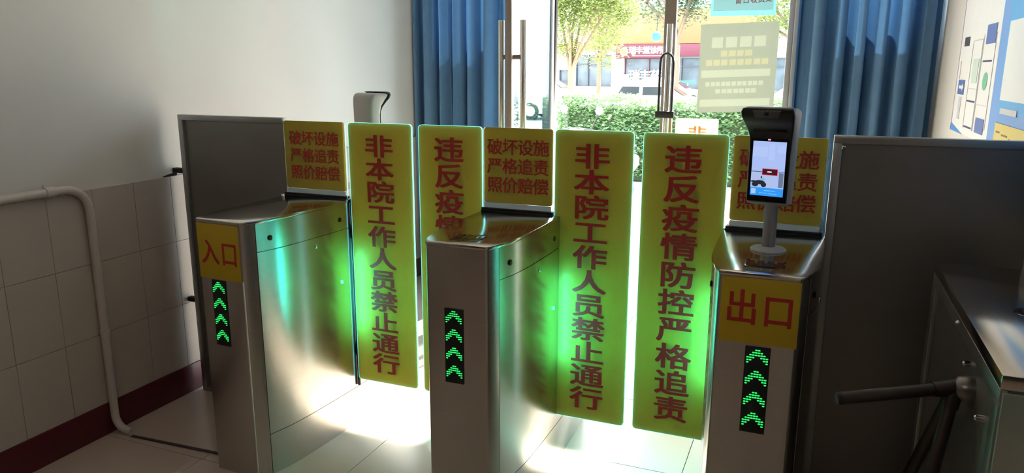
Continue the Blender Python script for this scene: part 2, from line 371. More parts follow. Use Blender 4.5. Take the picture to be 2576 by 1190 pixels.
def turnstile(cx, rz, label, led_x, led_z0, sticker, reader, sides):
    t = thing('turnstile', label, 'turnstile', (cx, 0, 0), rz, 'steel swing gate cabinets in a row')
    MB().prism(outline(-0.005, -0.006), 0.0, 0.983).build('cabinet', STEEL, t)
    endcap(True, 0.0, 0.985).build('front_column', STEEL, t)
    endcap(False, 0.0, 0.985).build('rear_column', STEEL, t)
    for s in (1, -1):
        shell(-0.497, 0.497, 0.168, 0.879, s).build('side_panel', STEEL, t)
        cap = shell(-0.497, 0.497, 0.882, 0.985, s).build('upper_panel', STEEL, t)
        shell(-0.497, 0.497, 0.0, 0.165, s).build('base_panel', STEEL, t)
        for y in (-0.44, -0.06, 0.06, 0.44):
            MB().lathe([(0.008, 0), (0.010, 0.0008), (0.0095, 0.002), (0.006, 0.0022)], (0, 0, 0), 14, 'x').build('sensor_eye', BLACKG, cap, (s * wat(y) - (0 if s > 0 else 0.0022), y, 0.925))
        for y in (-0.21, 0.21):
            lk = MB().lathe([(0.009, 0), (0.009, 0.002), (0.006, 0.004), (0.0035, 0.004)], (0, 0, 0), 14, 'x').build('panel_lock', CHROME, t, (s * wat(y) - (0.004 if s < 0 else 0), y, 0.845))
            MB().box(-0.001, 0.005, -0.0012, 0.0012, -0.003, 0.003).build('key_slot', BLACKM, lk)
    MB().prism(outline(0.0015, 0.002), 0.985, 0.998, bev=0.003).build('top_cover', STEELTOP, t)
    # arrow display
    dsp = MB().box(led_x - 0.033, led_x + 0.033, -0.5545, -0.549, led_z0, led_z0 + 0.252, 0.001).build('arrow_display', BLACKM, t)
    for k_ in range(4):
        o = bpy.data.objects.new('led_arrow', CHEV); C.objects.link(o); o.parent = dsp; o.location = (led_x, -0.5547, led_z0 + 0.243 - 0.0615 * k_)
    if sticker:
        x0, z0, x1, z1, chs = sticker
        st = MB().box(x0, x1, -0.5525, -0.551, z0, z1, 0.0004).build('sign_sticker', YELLOWF, t, label='yellow sticker with two large red characters')
        lettering([(c, u, v, cw, chh) for c, u, v, cw, chh in chs], RED, st, (0, -0.5531, 0), bold=0.022)
    if reader:
        x0, x1, y0, y1 = reader
        rd = MB().box(x0, x1, y0, y1, 0.9975, 0.9995, 0.0008).build('reader_window', BLACKG, t)
        q = MB()
        for i in range(4):
            xx = x0 + (x1 - x0) * (i + 0.5) / 4
            q.box(xx - 0.009, xx + 0.009, y0 + 0.012, y1 - 0.012, 0.9995, 1.0)
        q.build('painted_reflection', mat('dark_red_reflection', (0.06, 0.012, 0.012), 0.15), rd)  # dark red bars paint the warning board's reflection onto the window
    MB().box(0.101, 0.105, -0.5535, -0.549, 0.0, 0.78, 0.0006).build('edge_strip', WHITEED, t) if sticker and cx < 0.5 else None
    for s in sides:
        yy = -0.065; xx = s * (wat(yy) + 0.0005)
        MB().box(min(xx, xx + s * 0.004), max(xx, xx + s * 0.004), yy - 0.003, yy + 0.003, 0.655, 0.668, 0.001).build('led_strip', LEDSTRIP, t)
        lamp(t, xx + s * 0.008, yy, 0.60, (s, 0.75, 0), 0.30)
        lamp(t, xx + s * 0.006, 0.11, 0.60, (s, -0.7, 0), 1.7)
    return t
t1 = turnstile(0.03, -0.05, 'steel swing gate cabinet with the yellow entrance sticker, beside the tiled wall', -0.016, 0.522, (-0.103, 0.778, 0.096, 0.983, [('\u5165', -0.045, 0.876, 0.078, 0.085), ('\u53e3', 0.048, 0.876, 0.074, 0.088)]), None, (1,))
t2 = turnstile(0.953, 0.0, 'middle steel swing gate cabinet with arrow lights and no sticker on its front', -0.009, 0.534, None, (-0.048, 0.052, -0.50, -0.41), (1, -1))
t3 = turnstile(1.856, 0.0, 'steel swing gate cabinet with the yellow exit sticker, carrying the face scanner', 0.008, 0.541, (-0.098, 0.80, 0.104, 0.983, [('\u51fa', -0.042, 0.900, 0.078, 0.090), ('\u53e3', 0.052, 0.897, 0.076, 0.088)]), (-0.049, 0.058, -0.487, -0.40), (-1,))
TA = '\u975e\u672c\u9662\u5de5\u4f5c\u4eba\u5458\u7981\u6b62\u901a\u884c'; TB = '\u8fdd\u53cd\u75ab\u60c5\u9632\u63a7\u4e25\u683c\u8ffd\u8d23'
flap(t1, 0.200, 0.494, TA, 11, 'yellow flap at the left of the entrance lane', -0.05, (0.03, 0, 0), True, 0.094, 0.0928, 0.118, 0.082)
flap(t2, 0.524, 0.797, TB, 10, 'yellow flap behind the middle cabinet', 0, (0.953, 0, 0), False, 0.094, 0.1020, 0.114, 0.088)
flap(t2, 1.088, 1.377, TA, 11, 'yellow flap at the left of the exit lane', 0, (0.953, 0, 0), True, 0.094, 0.0928, 0.118, 0.082)
flap(t3, 1.410, 1.697, TB, 10, 'yellow flap at the right of the exit lane', 0, (1.856, 0, 0), False, 0.090, 0.1020, 0.114, 0.088)

# warning boards on clear panes on top of the cabinets
WTXT = ['\u7834\u574f\u8bbe\u65bd', '\u4e25\u683c\u8ffd\u8d23', '\u7167\u4ef7\u8d54\u507f']
def warning_sign(x0, x1, label):
    cx = (x0 + x1) / 2; W = x1 - x0
    t = thing('warning_sign', label, 'sign', (cx, 0, 0.998), 0, 'yellow warning boards on the cabinets')
    MB().box(-W / 2 - 0.01, W / 2 + 0.008, -0.018, 0.018, 0, 0.006, 0.001).box(-W / 2 - 0.01, W / 2 + 0.008, -0.013, -0.004, 0.006, 0.014, 0.001).box(-W / 2 - 0.01, W / 2 + 0.008, 0.004, 0.013, 0.006, 0.014, 0.001).build('base_rail', BLACKP, t)
    MB().prism(rrect(-W / 2 - 0.004, W / 2 + 0.006, 0.006, 0.318, 0.012), -0.0035, 0.0035, 'y', cap_mi=0, side_mi=1).build('clear_pane', [ACRYL, mat('pale_pane_edge', (0.8, 0.9, 0.88), 0.3)], t, angle=0)
    MB().box(-W / 2 + 0.002, W / 2 - 0.002, -0.0044, -0.0037, 0.012, 0.033).build('pale_film', translucent('pale_film', (0.62, 0.66, 0.68), (0.7, 0.74, 0.76), 0.4, 0.4), t, angle=0)
    for s in (-1, 1):
        st = MB().prism(rrect(-W / 2, W / 2, 0.034, 0.318, 0.010), s * 0.0038, s * 0.0046, 'y').build('yellow_sticker', YELLOW, t, angle=0)
        ch = []
        for r, line in enumerate(WTXT):
            for c, g in enumerate(line): ch.append((g, (c - 1.5) * 0.0615, 0.246 - 0.0715 * r, 0.056, 0.055))
        lettering(ch, RED, st, (0, s * 0.0052, 0), (0, 0, 0 if s < 0 else PI), bold=0.018)
    return t
warning_sign(-0.119, 0.177, 'yellow warning board on the cabinet nearest the tiled wall')
warning_sign(0.806, 1.078, 'yellow warning board on the middle cabinet')
warning_sign(1.712, 1.999, 'yellow warning board half hidden behind the face scanner')

# ================================================================= BARRIER PANELS
def barrier(x0, x1, name, label, notch=None):
    t = thing(name, label, 'barrier', (x0, 0, 0), 0, 'steel barrier screens')
    W = x1 - x0; H = 1.327
    if notch:
        nx, nz = notch
        MB().prism([(0.026, 0.03), (nx, 0.03), (nx, nz), (W, nz), (W, H - 0.024), (0.026, H - 0.024)], 0.001, 0.015, 'y').build('steel_sheet', STEELDK, t, angle=0)
    else:
        MB().box(0.026, W, 0.001, 0.015, 0.03, H - 0.024).build('steel_sheet', STEELDK, t, angle=0)
    MB().box(0, W, -0.012, 0.020, H - 0.024, H, 0.002).build('top_rail', STEELFR, t)
    MB().box(0, 0.026, -0.012, 0.020, 0, H - 0.024, 0.002).build('side_post', STEELFR, t)
    MB().box(0.026, notch[0] if notch else W, -0.012, 0.020, 0, 0.03, 0.002).build('bottom_rail', STEELFR, t)
    return t
bl = barrier(-0.699, -0.122, 'barrier_panel', 'dark steel barrier screen between the tiled wall and the entrance cabinet', (0.575 - 0.16 + 0.135 - 0.012, 1.0))
br = barrier(2.0146, 2.566, 'barrier_panel', 'wide dark steel barrier screen at the right behind the tripod gate')
MB().lathe([(0.004, 0), (0.006, -0.001), (0.004, -0.003)], (0.03, -0.012, 1.29), 10, 'y').build('screw', CHROME, br)
for z, lab in ((1.072, 'small black wall bracket at the tile top holding the left screen'), (0.458, 'small dark wall bracket low on the tiles holding the left screen')):
    b = thing('wall_bracket', lab, 'bracket', (-0.72, 0.0, z))
    MB().box(-0.036 if z > 1 else -0.02, 0.022, -0.014, 0.012, -0.010, 0.012, 0.002).build('bracket_body', BLACKM, b)
    if z > 1:
        MB().tube([(-0.012, -0.016, -0.012), (-0.022, -0.04, -0.016), (-0.03, -0.075, -0.022)], [0.008, 0.006, 0.003], 8).build('tie_tail', BLACKM, b)

# pipe on the left wall
PVC = mat('white_pvc', (0.62, 0.575, 0.535), 0.4, noise=0.05)
pp = thing('conduit_pipe', 'white plastic conduit running along the tile top and bending down to the floor', 'pipe', (XL, -0.48, 0))
zt, yv = 1.066, 0.0
path = [(0.034, -4.5, zt), (0.034, -0.10, zt)] + [(0.034, -0.10 + 0.10 * math.sin(a), zt - 0.10 + 0.10 * math.cos(a)) for a in [PI / 2 * i / 7 for i in range(1, 8)]]
path += [(0.034, 0, 0.09)] + [(0.034 + 0.06 * (1 - math.cos(a)), 0, 0.08 - 0.062 * math.sin(a)) for a in [PI / 2 * i / 6 for i in range(1, 7)]] + [(0.12, 0, 0.016)]
MB().tube(path, 0.0165, 14).build('pipe_run', PVC, pp)
for y in (-0.16, -1.3, -2.4): MB().tube([(0.022, y - 0.012, zt - 0.03), (0.022, y - 0.012, zt + 0.03)], 0.0035, 6).tube([(0.034, y - 0.018, zt), (0.034, y + 0.018, zt)], 0.021, 14).build('pipe_clip', PVC, pp)
MB().tube([(0.034, 0, 0.448), (0.034, 0, 0.466)], 0.020, 14).build('pipe_clip', PVC, pp)
tag(MB().prism([(-0.625, -0.496), (-0.125, -0.470), (-0.125, -0.456), (-0.625, -0.482)], 0.0, 0.006, bev=0.002).build('cable_cover', mat('dark_rubber', (0.06, 0.045, 0.04), 0.6)), 'thin dark cable cover on the floor from the conduit to the entrance cabinet', 'cable')

# ================================================================= FACE SCANNERS
def ring(hw, y0, y1, z, r=0.010, n=4):
    r = min(r, (y1 - y0) / 2.05)
    return [(x, y, z) for x, y in rrect(-hw, hw, y0, y1, r, n)]
def scanner(loc, rz, label):
    t = thing('face_scanner', label, 'scanner', loc, rz, 'face scanners on short steel posts')
    MB().lathe([(0.051, 0), (0.052, 0.004), (0.048, 0.008), (0.03, 0.011), (0.0, 0.012)][:-1] + [(0.022, 0.013)], (0, 0, 0), 32).build('base_flange', PLASTIC, t)
    MB().lathe([(0.0195, 0.010), (0.0195, 0.155), (0.018, 0.158)], (0, 0, 0), 24).build('post', mat('post_grey', (0.32, 0.31, 0.31), 0.35, 0.5), t)
    HX = (-0.010, 0, 0)
    # light grey rear shell, sweeping forward into the hood
    shell_ = []
    for z, hw, yf, yb in ((0.138, 0.054, -0.012, 0.016), (0.146, 0.0635, -0.022, 0.026), (0.22, 0.0645, -0.022, 0.034), (0.32, 0.0645, -0.022, 0.036), (0.36, 0.0655, -0.030, 0.036), (0.385, 0.068, -0.050, 0.034), (0.402, 0.070, -0.066, 0.030), (0.414, 0.070, -0.074, 0.022), (0.421, 0.064, -0.066, 0.010)):
        shell_.append(ring(hw, yf, yb, z, 0.012))
    MB().loft(shell_).build('rear_shell', PLASTIC, t, HX, angle=50)
    # black front: slab plus flared hood
    fr = []
    for z, hw, yf, yb in ((0.150, 0.058, -0.028, -0.0215), (0.300, 0.0585, -0.028, -0.0215), (0.335, 0.060, -0.030, -0.0205), (0.357, 0.0635, -0.040, -0.028), (0.378, 0.0685, -0.058, -0.042), (0.396, 0.0735, -0.076, -0.06), (0.412, 0.0745, -0.084, -0.066), (0.423, 0.070, -0.082, -0.05), (0.4265, 0.060, -0.074, -0.03)):
        fr.append(ring(hw, yf, yb, z, 0.005))
    hood = MB().loft(fr).build('front_hood', BLACKP, t, HX, angle=50)
    MB().prism([(-0.040, 0.418), (0.040, 0.418), (0.032, 0.398), (-0.032, 0.398)], -0.088, -0.078, 'y', bev=0.002).build('camera_plate', mat('dark_grey_plate', (0.10, 0.10, 0.10), 0.3), hood)
    MB().lathe([(0.007, -0.080), (0.007, -0.089), (0.004, -0.090)], (0, 0, 0.409), 16, 'y').build('lens', BLACKG, hood)
    MB().box(-0.045, 0.048, -0.046, -0.036, 0.352, 0.366, 0.003).build('sensor_bar', BLACKG, hood)
    gl = MB().prism(rrect(-0.055, 0.055, 0.152, 0.345, 0.006), -0.0300, -0.0275, 'y').build('front_glass', BLACKG, t, HX, angle=0)
    q = MB().box(-0.006, 0.002, -0.0305, -0.0299, 0.330, 0.334).box(-0.006, 0.002, -0.0305, -0.0299, 0.338, 0.341)
    q.build('status_light', glow('pink_status_light', (1, 0.35, 0.5), 0.4), gl)
    # lit screen and its picture
    sx0, sx1, sz0, sz1 = -0.0475, 0.0475, 0.168, 0.327
    sc = MB().box(sx0, sx1, -0.0304, -0.0299, sz0, sz1).build('screen', glow('screen_haze', (0.34, 0.44, 0.76), 0.42), t, HX, label='lit screen showing a pale street view', angle=0)
    Y0, Y1 = -0.0307, -0.0304
    def pic(name, boxes, col, s=0.9, y=0.0):
        b = MB()
        for x0, x1, z0, z1 in boxes: b.box(sx0 + x0 * 0.095, sx0 + x1 * 0.095, Y0 - y, Y1 - y, sz0 + z0 * 0.159, sz0 + z1 * 0.159)
        return b.build(name, glow('screen_' + name, col, s * 0.42), sc, angle=0)
    pic('blue_bar', [(0, 1, 0, 0.15)], (0.03, 0.30, 0.85))
    pic('bar_print', [(0.03, 0.17, 0.03, 0.125)], (0.35, 0.55, 0.95), 0.9, 0.0003)
    pic('bar_line', [(0.42, 0.76, 0.092, 0.106), (0.28, 0.52, 0.045, 0.057), (0.55, 0.82, 0.040, 0.05)], (0.2, 0.5, 0.95), 0.9, 0.0003)
    pic('pale_bank', [(0, 0.72, 0.15, 0.44)], (0.40, 0.49, 0.76), 0.9)
    pic('kerb_line', [(0, 0.4, 0.435, 0.447), (0.8, 1, 0.452, 0.462)], (0.08, 0.10, 0.14), 0.6, 0.0003)
    pic('grey_post', [(0.84, 0.98, 0.17, 0.44)], (0.16, 0.20, 0.30), 0.8, 0.0002)
    pic('pale_block', [(0.02, 0.45, 0.72, 0.90), (0.5, 0.66, 0.66, 0.95), (0.75, 0.98, 0.80, 0.93)], (0.42, 0.53, 0.86), 0.9, 0.0002)
    mtr = MB()
    def disc(cx, cz, rx, rz, y, n=14):
        mtr.prism([(sx0 + (cx + rx * math.cos(2 * PI * i / n)) * 0.095, sz0 + (cz + rz * math.sin(2 * PI * i / n)) * 0.159) for i in range(n)], Y0 - y, Y1, 'y')
    disc(0.14, 0.205, 0.10, 0.045, 0.0003); disc(0.40, 0.205, 0.085, 0.045, 0.0003); disc(0.28, 0.245, 0.16, 0.04, 0.0003); disc(0.10, 0.255, 0.10, 0.018, 0.0003)
    mtr.box(sx0 + 0.30 * 0.095, sx0 + 0.34 * 0.095, Y0 - 0.0003, Y1, sz0 + 0.27 * 0.159, sz0 + 0.36 * 0.159)
    mtr.build('pictured_scooter', glow('screen_dark', (0.02, 0.025, 0.04), 0.3), sc, angle=0)
    pic('pictured_seat', [(0.30, 0.42, 0.28, 0.325)], (0.25, 0.42, 0.62), 0.9, 0.0006)
    pic('red_box', [(0.33, 0.80, 0.385, 0.505)], (0.75, 0.03, 0.05), 0.9, 0.0004)
    pic('box_fill', [(0.345, 0.785, 0.395, 0.495)], (0.045, 0.008, 0.016), 0.9, 0.0008)
    pic('box_print', [(0.49, 0.62, 0.437, 0.458)], (0.9, 0.85, 0.9), 0.9, 0.0011)
    return t
s3 = scanner((1.856, -0.262, 0.998), -0.22, 'face scanner with lit screen on the exit cabinet')
s1 = dup_tree(s3, (-0.005, 0.45, 0.998), (0, 0, PI - 0.26), 'grey back of a face scanner rising behind the first yellow flap')

# ================================================================= TRIPOD GATE AT THE RIGHT
tg = thing('tripod_gate', 'dark steel tripod turnstile in the right foreground against the barrier screen', 'turnstile', (2.302, -0.67, 0))
MB().box(0.012, 0.262, -0.42, 0.42, 0.0, 0.972, 0.004).build('cabinet', STEELDK, tg)
lid = MB().box(0.0, 0.264, -0.428, 0.428, 0.972, 1.0, 0.003).build('lid', STEELTOP, tg)
MB().lathe([(0.042, 0), (0.044, 0.0006), (0.040, 0.0014)], (0.145, -0.005, 1.0), 28).build('reader_disc', BLACKG, lid)
MB().box(0.0, 0.012, -0.428, 0.428, 0.94, 0.972, 0.001).box(0.0, 0.012, -0.428, -0.385, 0.0, 0.94, 0.001).box(0.0, 0.012, 0.385, 0.428, 0.0, 0.94, 0.001).build('side_frame', STEELFR, tg)
MB().box(0.004, 0.262, -0.436, -0.42, 0.0, 0.968, 0.002).build('front_panel', mat('reflection_tinted_steel', (0.52, 0.52, 0.46), 0.35, 0.6, col2=(0.34, 0.42, 0.38), scale=5), tg)  # beige and teal tones paint reflections into the steel's colour
for y, z in ((0.012, 0.955), (-0.29, 0.855), (-0.12, 0.905)):
    MB().lathe([(0.007, 0.012), (0.0065, -0.002), (0.003, -0.005)], (0, y, z), 12, 'x').build('screw', CHROME, tg)
hub = MB().lathe([(0.028, 0.012), (0.028, -0.004), (0.024, -0.018), (0.015, -0.026), (0.007, -0.028)], (0, -0.175, 0.868), 24, 'x').build('hub', mat('dark_hub_steel', (0.22, 0.2, 0.19), 0.3, 0.9), tg)
DKARM = mat('worn_steel_arm', (0.075, 0.062, 0.058), 0.35, 0.9, noise=0.2)
hc = Vector((-0.022, -0.175, 0.868))
for d, L in ((Vector((-0.215, -0.075, -0.03)), 0.24), (Vector((-0.03, -0.055, -0.175)), 0.46), (Vector((-0.02, 0.11, -0.18)), 0.46)):
    d = d.normalized(); a = MB().tube([hc + d * 0.01, hc + d * 0.05, hc + d * (L - 0.004), hc + d * L], [0.0125, 0.014, 0.014, 0.0125], 16).build('arm', DKARM, tg)
    MB().tube([hc + d * (L - 0.004), hc + d * (L + 0.006)], [0.0145, 0.0125], 16).build('end_cap', BLACKM, a)
    MB().tube([hc + d * 0.0, hc + d * 0.045], [0.018, 0.0165], 14).build('arm_socket', DKARM, hub)

# ================================================================= CURTAINS
CURT = translucent('blue_curtain_cloth', (0.115, 0.245, 0.43), (0.06, 0.17, 0.36), 0.09, 0.6, noise=0.10, scale=20)
def curtain(x0, x1, folds, seed, label, lean):
    rnd = random.Random(seed); n = 260; rows = 14; z1, z0 = 2.72, 0.12
    ph = [rnd.uniform(0, 6.28) for _ in range(6)]
    vs_ = []; fs_ = []
    for j in range(rows + 1):
        t = j / rows; z = z1 + (z0 - z1) * t
        for i in range(n + 1):
            u = i / n; a = folds * 2 * PI * (u + 0.012 * math.sin(9 * u + ph[0]) + 0.02 * math.sin(5 * u + ph[3]))
            dy = 0.064 * math.sin(a + 0.6 * math.sin(3.1 * t + ph[1])) + 0.016 * math.sin(1.9 * a + ph[2] + 1.1 * t) * (0.5 + t) + 0.008 * math.sin(a * 3.3 + ph[4])
            vs_.append((x0 + (x1 - x0) * u + 0.012 * math.sin(a * 2 + 0.6) + lean * t * (1 - u), YF - 0.145 + dy * (0.75 + 0.35 * t), z))
    for j in range(rows):
        for i in range(n): q = j * (n + 1) + i; fs_.append((q, q + 1, q + n + 2, q + n + 1))
    b = MB(); b.add(vs_, fs_)
    o = b.build('curtain', CURT, angle=180, fix=False)
    tag(o, label, 'curtain', 'blue curtains at the street door')
    return o
curtain(-0.742, -0.050, 5.6, 3, 'blue pleated curtain left of the open door leaf', 0.0)
curtain(1.795, 2.545, 6.4, 11, 'blue pleated curtain right of the closed door leaf', 0.012)

# ================================================================= PRINTED THINGS
PAPER = mat('white_paper', (0.85, 0.85, 0.84), 0.55, noise=0.03)
def pm(name, col, r=0.5): return mat(name, col, r, noise=0.04)
# on the closed leaf (stuck to the glass, light shows through)
np_ = thing('paper_notice', 'large pale olive sheet taped to the closed glass door leaf', 'notice', (1.466, YF + 0.014, 1.54))
sh = translucent('olive_sheet', (0.40, 0.42, 0.31), (0.062, 0.068, 0.054), 0.5, 0.6, noise=0.05)
shw = translucent('pale_print', (0.50, 0.52, 0.40), (0.085, 0.092, 0.070), 0.5, 0.6); shy = translucent('pale_yellow_print', (0.50, 0.48, 0.28), (0.088, 0.088, 0.055), 0.5, 0.6)
WB = [(0.15, 0.88, 0.74, 0.85, 4, 1), (0.28, 0.70, 0.635, 0.70, 4, 2), (0.09, 0.91, 0.535, 0.60, 8, 2), (0.04, 0.93, 0.40, 0.48, 1, 1), (0.10, 0.86, 0.30, 0.355, 11, 1), (0.24, 0.78, 0.215, 0.26, 7, 1), (0.04, 0.95, 0.07, 0.15, 1, 1)]
P = MB(); nx, nz = 110, 60; vs_ = []
for j in range(nz + 1):
    for i in range(nx + 1):
        u = i / nx; v = j / nz; x = -0.234 + 0.468 * u; z = -0.277 + 0.55 * v + 0.012 * (u - 0.5) + 0.010 * u * (1 - v)
        vs_.append((x, -0.003 + 0.002 * math.sin(7 * u + 3 * v), z))
fs_ = {0: [], 1: [], 2: []}
for j in range(nz):
    for i in range(nx):
        u = (i + 0.5) / nx; v = (j + 0.5) / nz; mi_ = 0
        for x0, x1, z0, z1, k_, c_ in WB:
            if x0 < u < x1 and z0 < v < z1 and (k_ == 1 or ((u - x0) / (x1 - x0) * k_) % 1 < 0.8): mi_ = c_
        q = j * (nx + 1) + i; fs_[mi_].append((q, q + 1, q + nx + 2, q + nx + 1))
for k_ in fs_:
    P.cur = k_; P.add(vs_, fs_[k_])
P.build('sheet', [sh, shw, shy], np_, angle=180)
tn = thing('bordered_notice', 'white notice with a pale cyan border above the olive sheet', 'notice', (1.480, YF + 0.013, 2.02))
cy_ = translucent('cyan_border', (0.30, 0.62, 0.68), (0.3, 0.66, 0.74), 0.5); wp = translucent('thin_white_paper', (0.80, 0.82, 0.78), (0.8, 0.84, 0.8), 0.5)
pr = translucent('faded_red_print', (0.62, 0.22, 0.24), (0.62, 0.25, 0.26), 0.4)
MB().box(-0.195, 0.192, -0.003, -0.002, -0.165, 0.20).build('border', cy_, tn, angle=0)
MB().box(-0.180, 0.177, -0.0042, -0.0034, -0.135, 0.185).build('sheet', wp, tn, angle=0)
lettering([('\u7a97', -0.03, -0.075, 0.036, 0.036), ('\u53e3', 0.015, -0.075, 0.034, 0.034), ('\u6536', 0.060, -0.073, 0.036, 0.036), ('\u8d39', 0.105, -0.071, 0.036, 0.036), ('\u5904', 0.148, -0.069, 0.036, 0.036)], pr, tn, (0, -0.005, 0), bold=0.02)
sb = thing('yellow_board', 'spare yellow board leaning outside behind the closed door glass', 'board', (1.222, YF + 0.16, 0.0))
spare = translucent('backlit_yellow_board', (0.85, 0.80, 0.42), (0.85, 0.80, 0.40), 0.6, 0.4)
f_ = MB().prism(rrect(-0.140, 0.140, 0.0, 1.213, 0.012), -0.004, 0.004, 'y').build('board', spare, sb, rot=(0.03, 0, 0), angle=0)
lettering([(c, 0.005, 1.213 - 0.094 - 0.0928 * i, 0.112, 0.082) for i, c in enumerate(TA)], translucent('faded_orange_print', (0.75, 0.35, 0.15), (0.70, 0.32, 0.14), 0.5), f_, (0, -0.0046, 0), bold=0.03)
# right wall: poster and blue board, both facing -x
def on_right(name, label, cat, y, z, grp=None): return thing(name, label, cat, (XR, y, z), -PI / 2, grp)
# local x runs toward -world y (towards the viewer), local -y faces into the room
po = on_right('wall_poster', 'white instruction poster with phone pictures on the right wall', 'poster', 1.165, 1.25)
MB().box(-0.435, 0.435, -0.006, 0.0, 0.0, 1.1, 0.001).build('sheet', PAPER, po, angle=0)
BL = pm('poster_blue', (0.10, 0.17, 0.48)); BLU = pm('poster_light_blue', (0.10, 0.33, 0.82)); GRL = pm('poster_grey_line', (0.62, 0.63, 0.66)); GRN = pm('poster_green', (0.18, 0.52, 0.30)); GRNP = pm('poster_pale_green', (0.62, 0.76, 0.66)); DK = pm('poster_black', (0.05, 0.05, 0.06)); INK = pm('poster_navy', (0.05, 0.06, 0.18)); MAU = pm('poster_mauve', (0.50, 0.44, 0.62))
MB().box(-0.435, -0.424, -0.0075, -0.006, 0.0, 1.1).build('edge_band', MAU, po, angle=0)
MB().prism([(-0.435, 0.0), (-0.435, 0.035), (-0.10, 0.0)], -0.0075, -0.006, 'y').build('corner_wedge', BLU, po, angle=0)
def ptch(name, boxes, M_, par=None):
    b = MB()
    for x0, x1, z0, z1 in boxes: b.box(x0, x1, -0.0078, -0.006, z0, z1)
    return b.build(name, M_, par or po, angle=0)
ptch('phone_screen', [(-0.36, -0.20, 0.17, 0.235), (0.165, 0.345, 0.38, 0.455), (0.165, 0.335, 0.03, 0.09)], BL)
ptch('phone_outline', [(-0.11, -0.106, 0.03, 0.40), (0.10, 0.104, 0.03, 0.40), (0.118, 0.122, 0.03, 0.42), (0.355, 0.359, 0.05, 0.42), (-0.11, 0.10, 0.40, 0.404), (-0.11, 0.10, 0.20, 0.202), (0.12, 0.355, 0.14, 0.142)], GRL)
ptch('menu_line', [(-0.09, 0.08, 0.145, 0.152), (-0.09, 0.08, 0.035, 0.042), (0.15, 0.32, 0.31, 0.317)], INK)
ptch('side_print', [(-0.365, -0.355, 0.24, 0.32), (-0.30, -0.24, 0.06, 0.16)], GRL)
ptch('green_code_panel', [(-0.05, 0.07, 0.225, 0.325)], GRNP)
MB().prism([(0.245 + 0.045 * math.cos(2 * PI * i / 20), 0.235 + 0.035 * math.sin(2 * PI * i / 20)) for i in range(20)], -0.0078, -0.006, 'y').build('green_oval', GRN, po, angle=0)
ptch('dark_badge', [(-0.33, -0.21, 0.385, 0.425)], DK)
MB().prism([(-0.33, 0.196), (-0.255, 0.196), (-0.255, 0.186), (-0.215, 0.203), (-0.255, 0.22), (-0.255, 0.21), (-0.33, 0.21)], -0.0086, -0.0078, 'y').build('white_arrow', PAPER, po, angle=0)
bb = on_right('notice_board', 'blue notice board beside the white poster on the right wall', 'board', 0.0, 1.10)
MB().box(-0.728, 0.9, -0.010, 0.0, 0.0, 1.3, 0.002).build('board', pm('board_blue', (0.16, 0.36, 0.80)), bb, angle=0)
MB().box(-0.60, 0.5, -0.0115, -0.010, 0.285, 0.70).build('cyan_panel', pm('board_cyan', (0.08, 0.42, 0.86)), bb, angle=0)
MB().box(-0.575, 0.3, -0.013, -0.0115, 0.325, 0.595).build('white_sheet', PAPER, bb, angle=0)
ptch('caption_line', [(-0.545, -0.3, 0.279, 0.299)], GRL, bb).location = (0, -0.006, 0)
yl = on_right('yellow_note', 'yellow note pinned low on the blue notice board', 'note', 0.40, 1.24)
MB().box(-0.19, 0.25, -0.0135, -0.012, 0.0, 0.105).build('sheet', pm('note_yellow', (0.80, 0.62, 0.12)), yl, angle=0)
b_ = MB()
for x0, x1, z in ((-0.16, -0.10, 0.072), (-0.07, 0.02, 0.066), (0.04, 0.10, 0.058), (-0.02, 0.03, 0.05)): b_.box(x0, x1, -0.0142, -0.0135, z, z + 0.006)
b_.build('note_writing', pm('note_ink', (0.16, 0.10, 0.03)), yl, angle=0)

# ================================================================= ADDED FILL LAMP (unseen, behind the viewer)
cl = thing('fill_lamp', 'added fill lamp, a plain white strip on the ceiling', 'lamp', (0.9, -3.6, ZC))
MB().box(-0.62, 0.62, -0.08, 0.08, -0.03, 0.0, 0.004).build('housing', PAPER, cl)
MB().box(-0.60, 0.60, -0.06, 0.06, -0.05, -0.03, 0.01).build('diffuser', glow('fill_lamp_glow', (1, 0.92, 0.85), 0.8), cl)

# ================================================================= STREET
GZ = -0.22
PAVE = mat('pale_paving', (0.62, 0.60, 0.56), 0.7, noise=0.12, scale=2); ROAD = mat('road_asphalt', (0.42, 0.42, 0.41), 0.8, noise=0.2, scale=6)
def gnd(name, x0, x1, y0, y1, z0, z1, M_, lab):
    o = MB().box(x0, x1, y0, y1, z0, z1).build(name, M_, angle=0); struct(o, lab); return o
gnd('pavement', -60, 40, YF + 1.9, 21, GZ - 0.3, GZ, PAVE, 'bright paved forecourt outside the doors')
gnd('road', -60, 40, 21, 44, GZ - 0.35, GZ - 0.05, ROAD, 'street beyond the hedge')
gnd('far_pavement', -60, 40, 44, 56, GZ - 0.3, GZ, PAVE, 'pavement in front of the shops')
gnd('entrance_step', -3.5, 5, YF + 1.72, YF + 2.1, GZ - 0.2, -0.10, PAVE, 'step outside the doors')

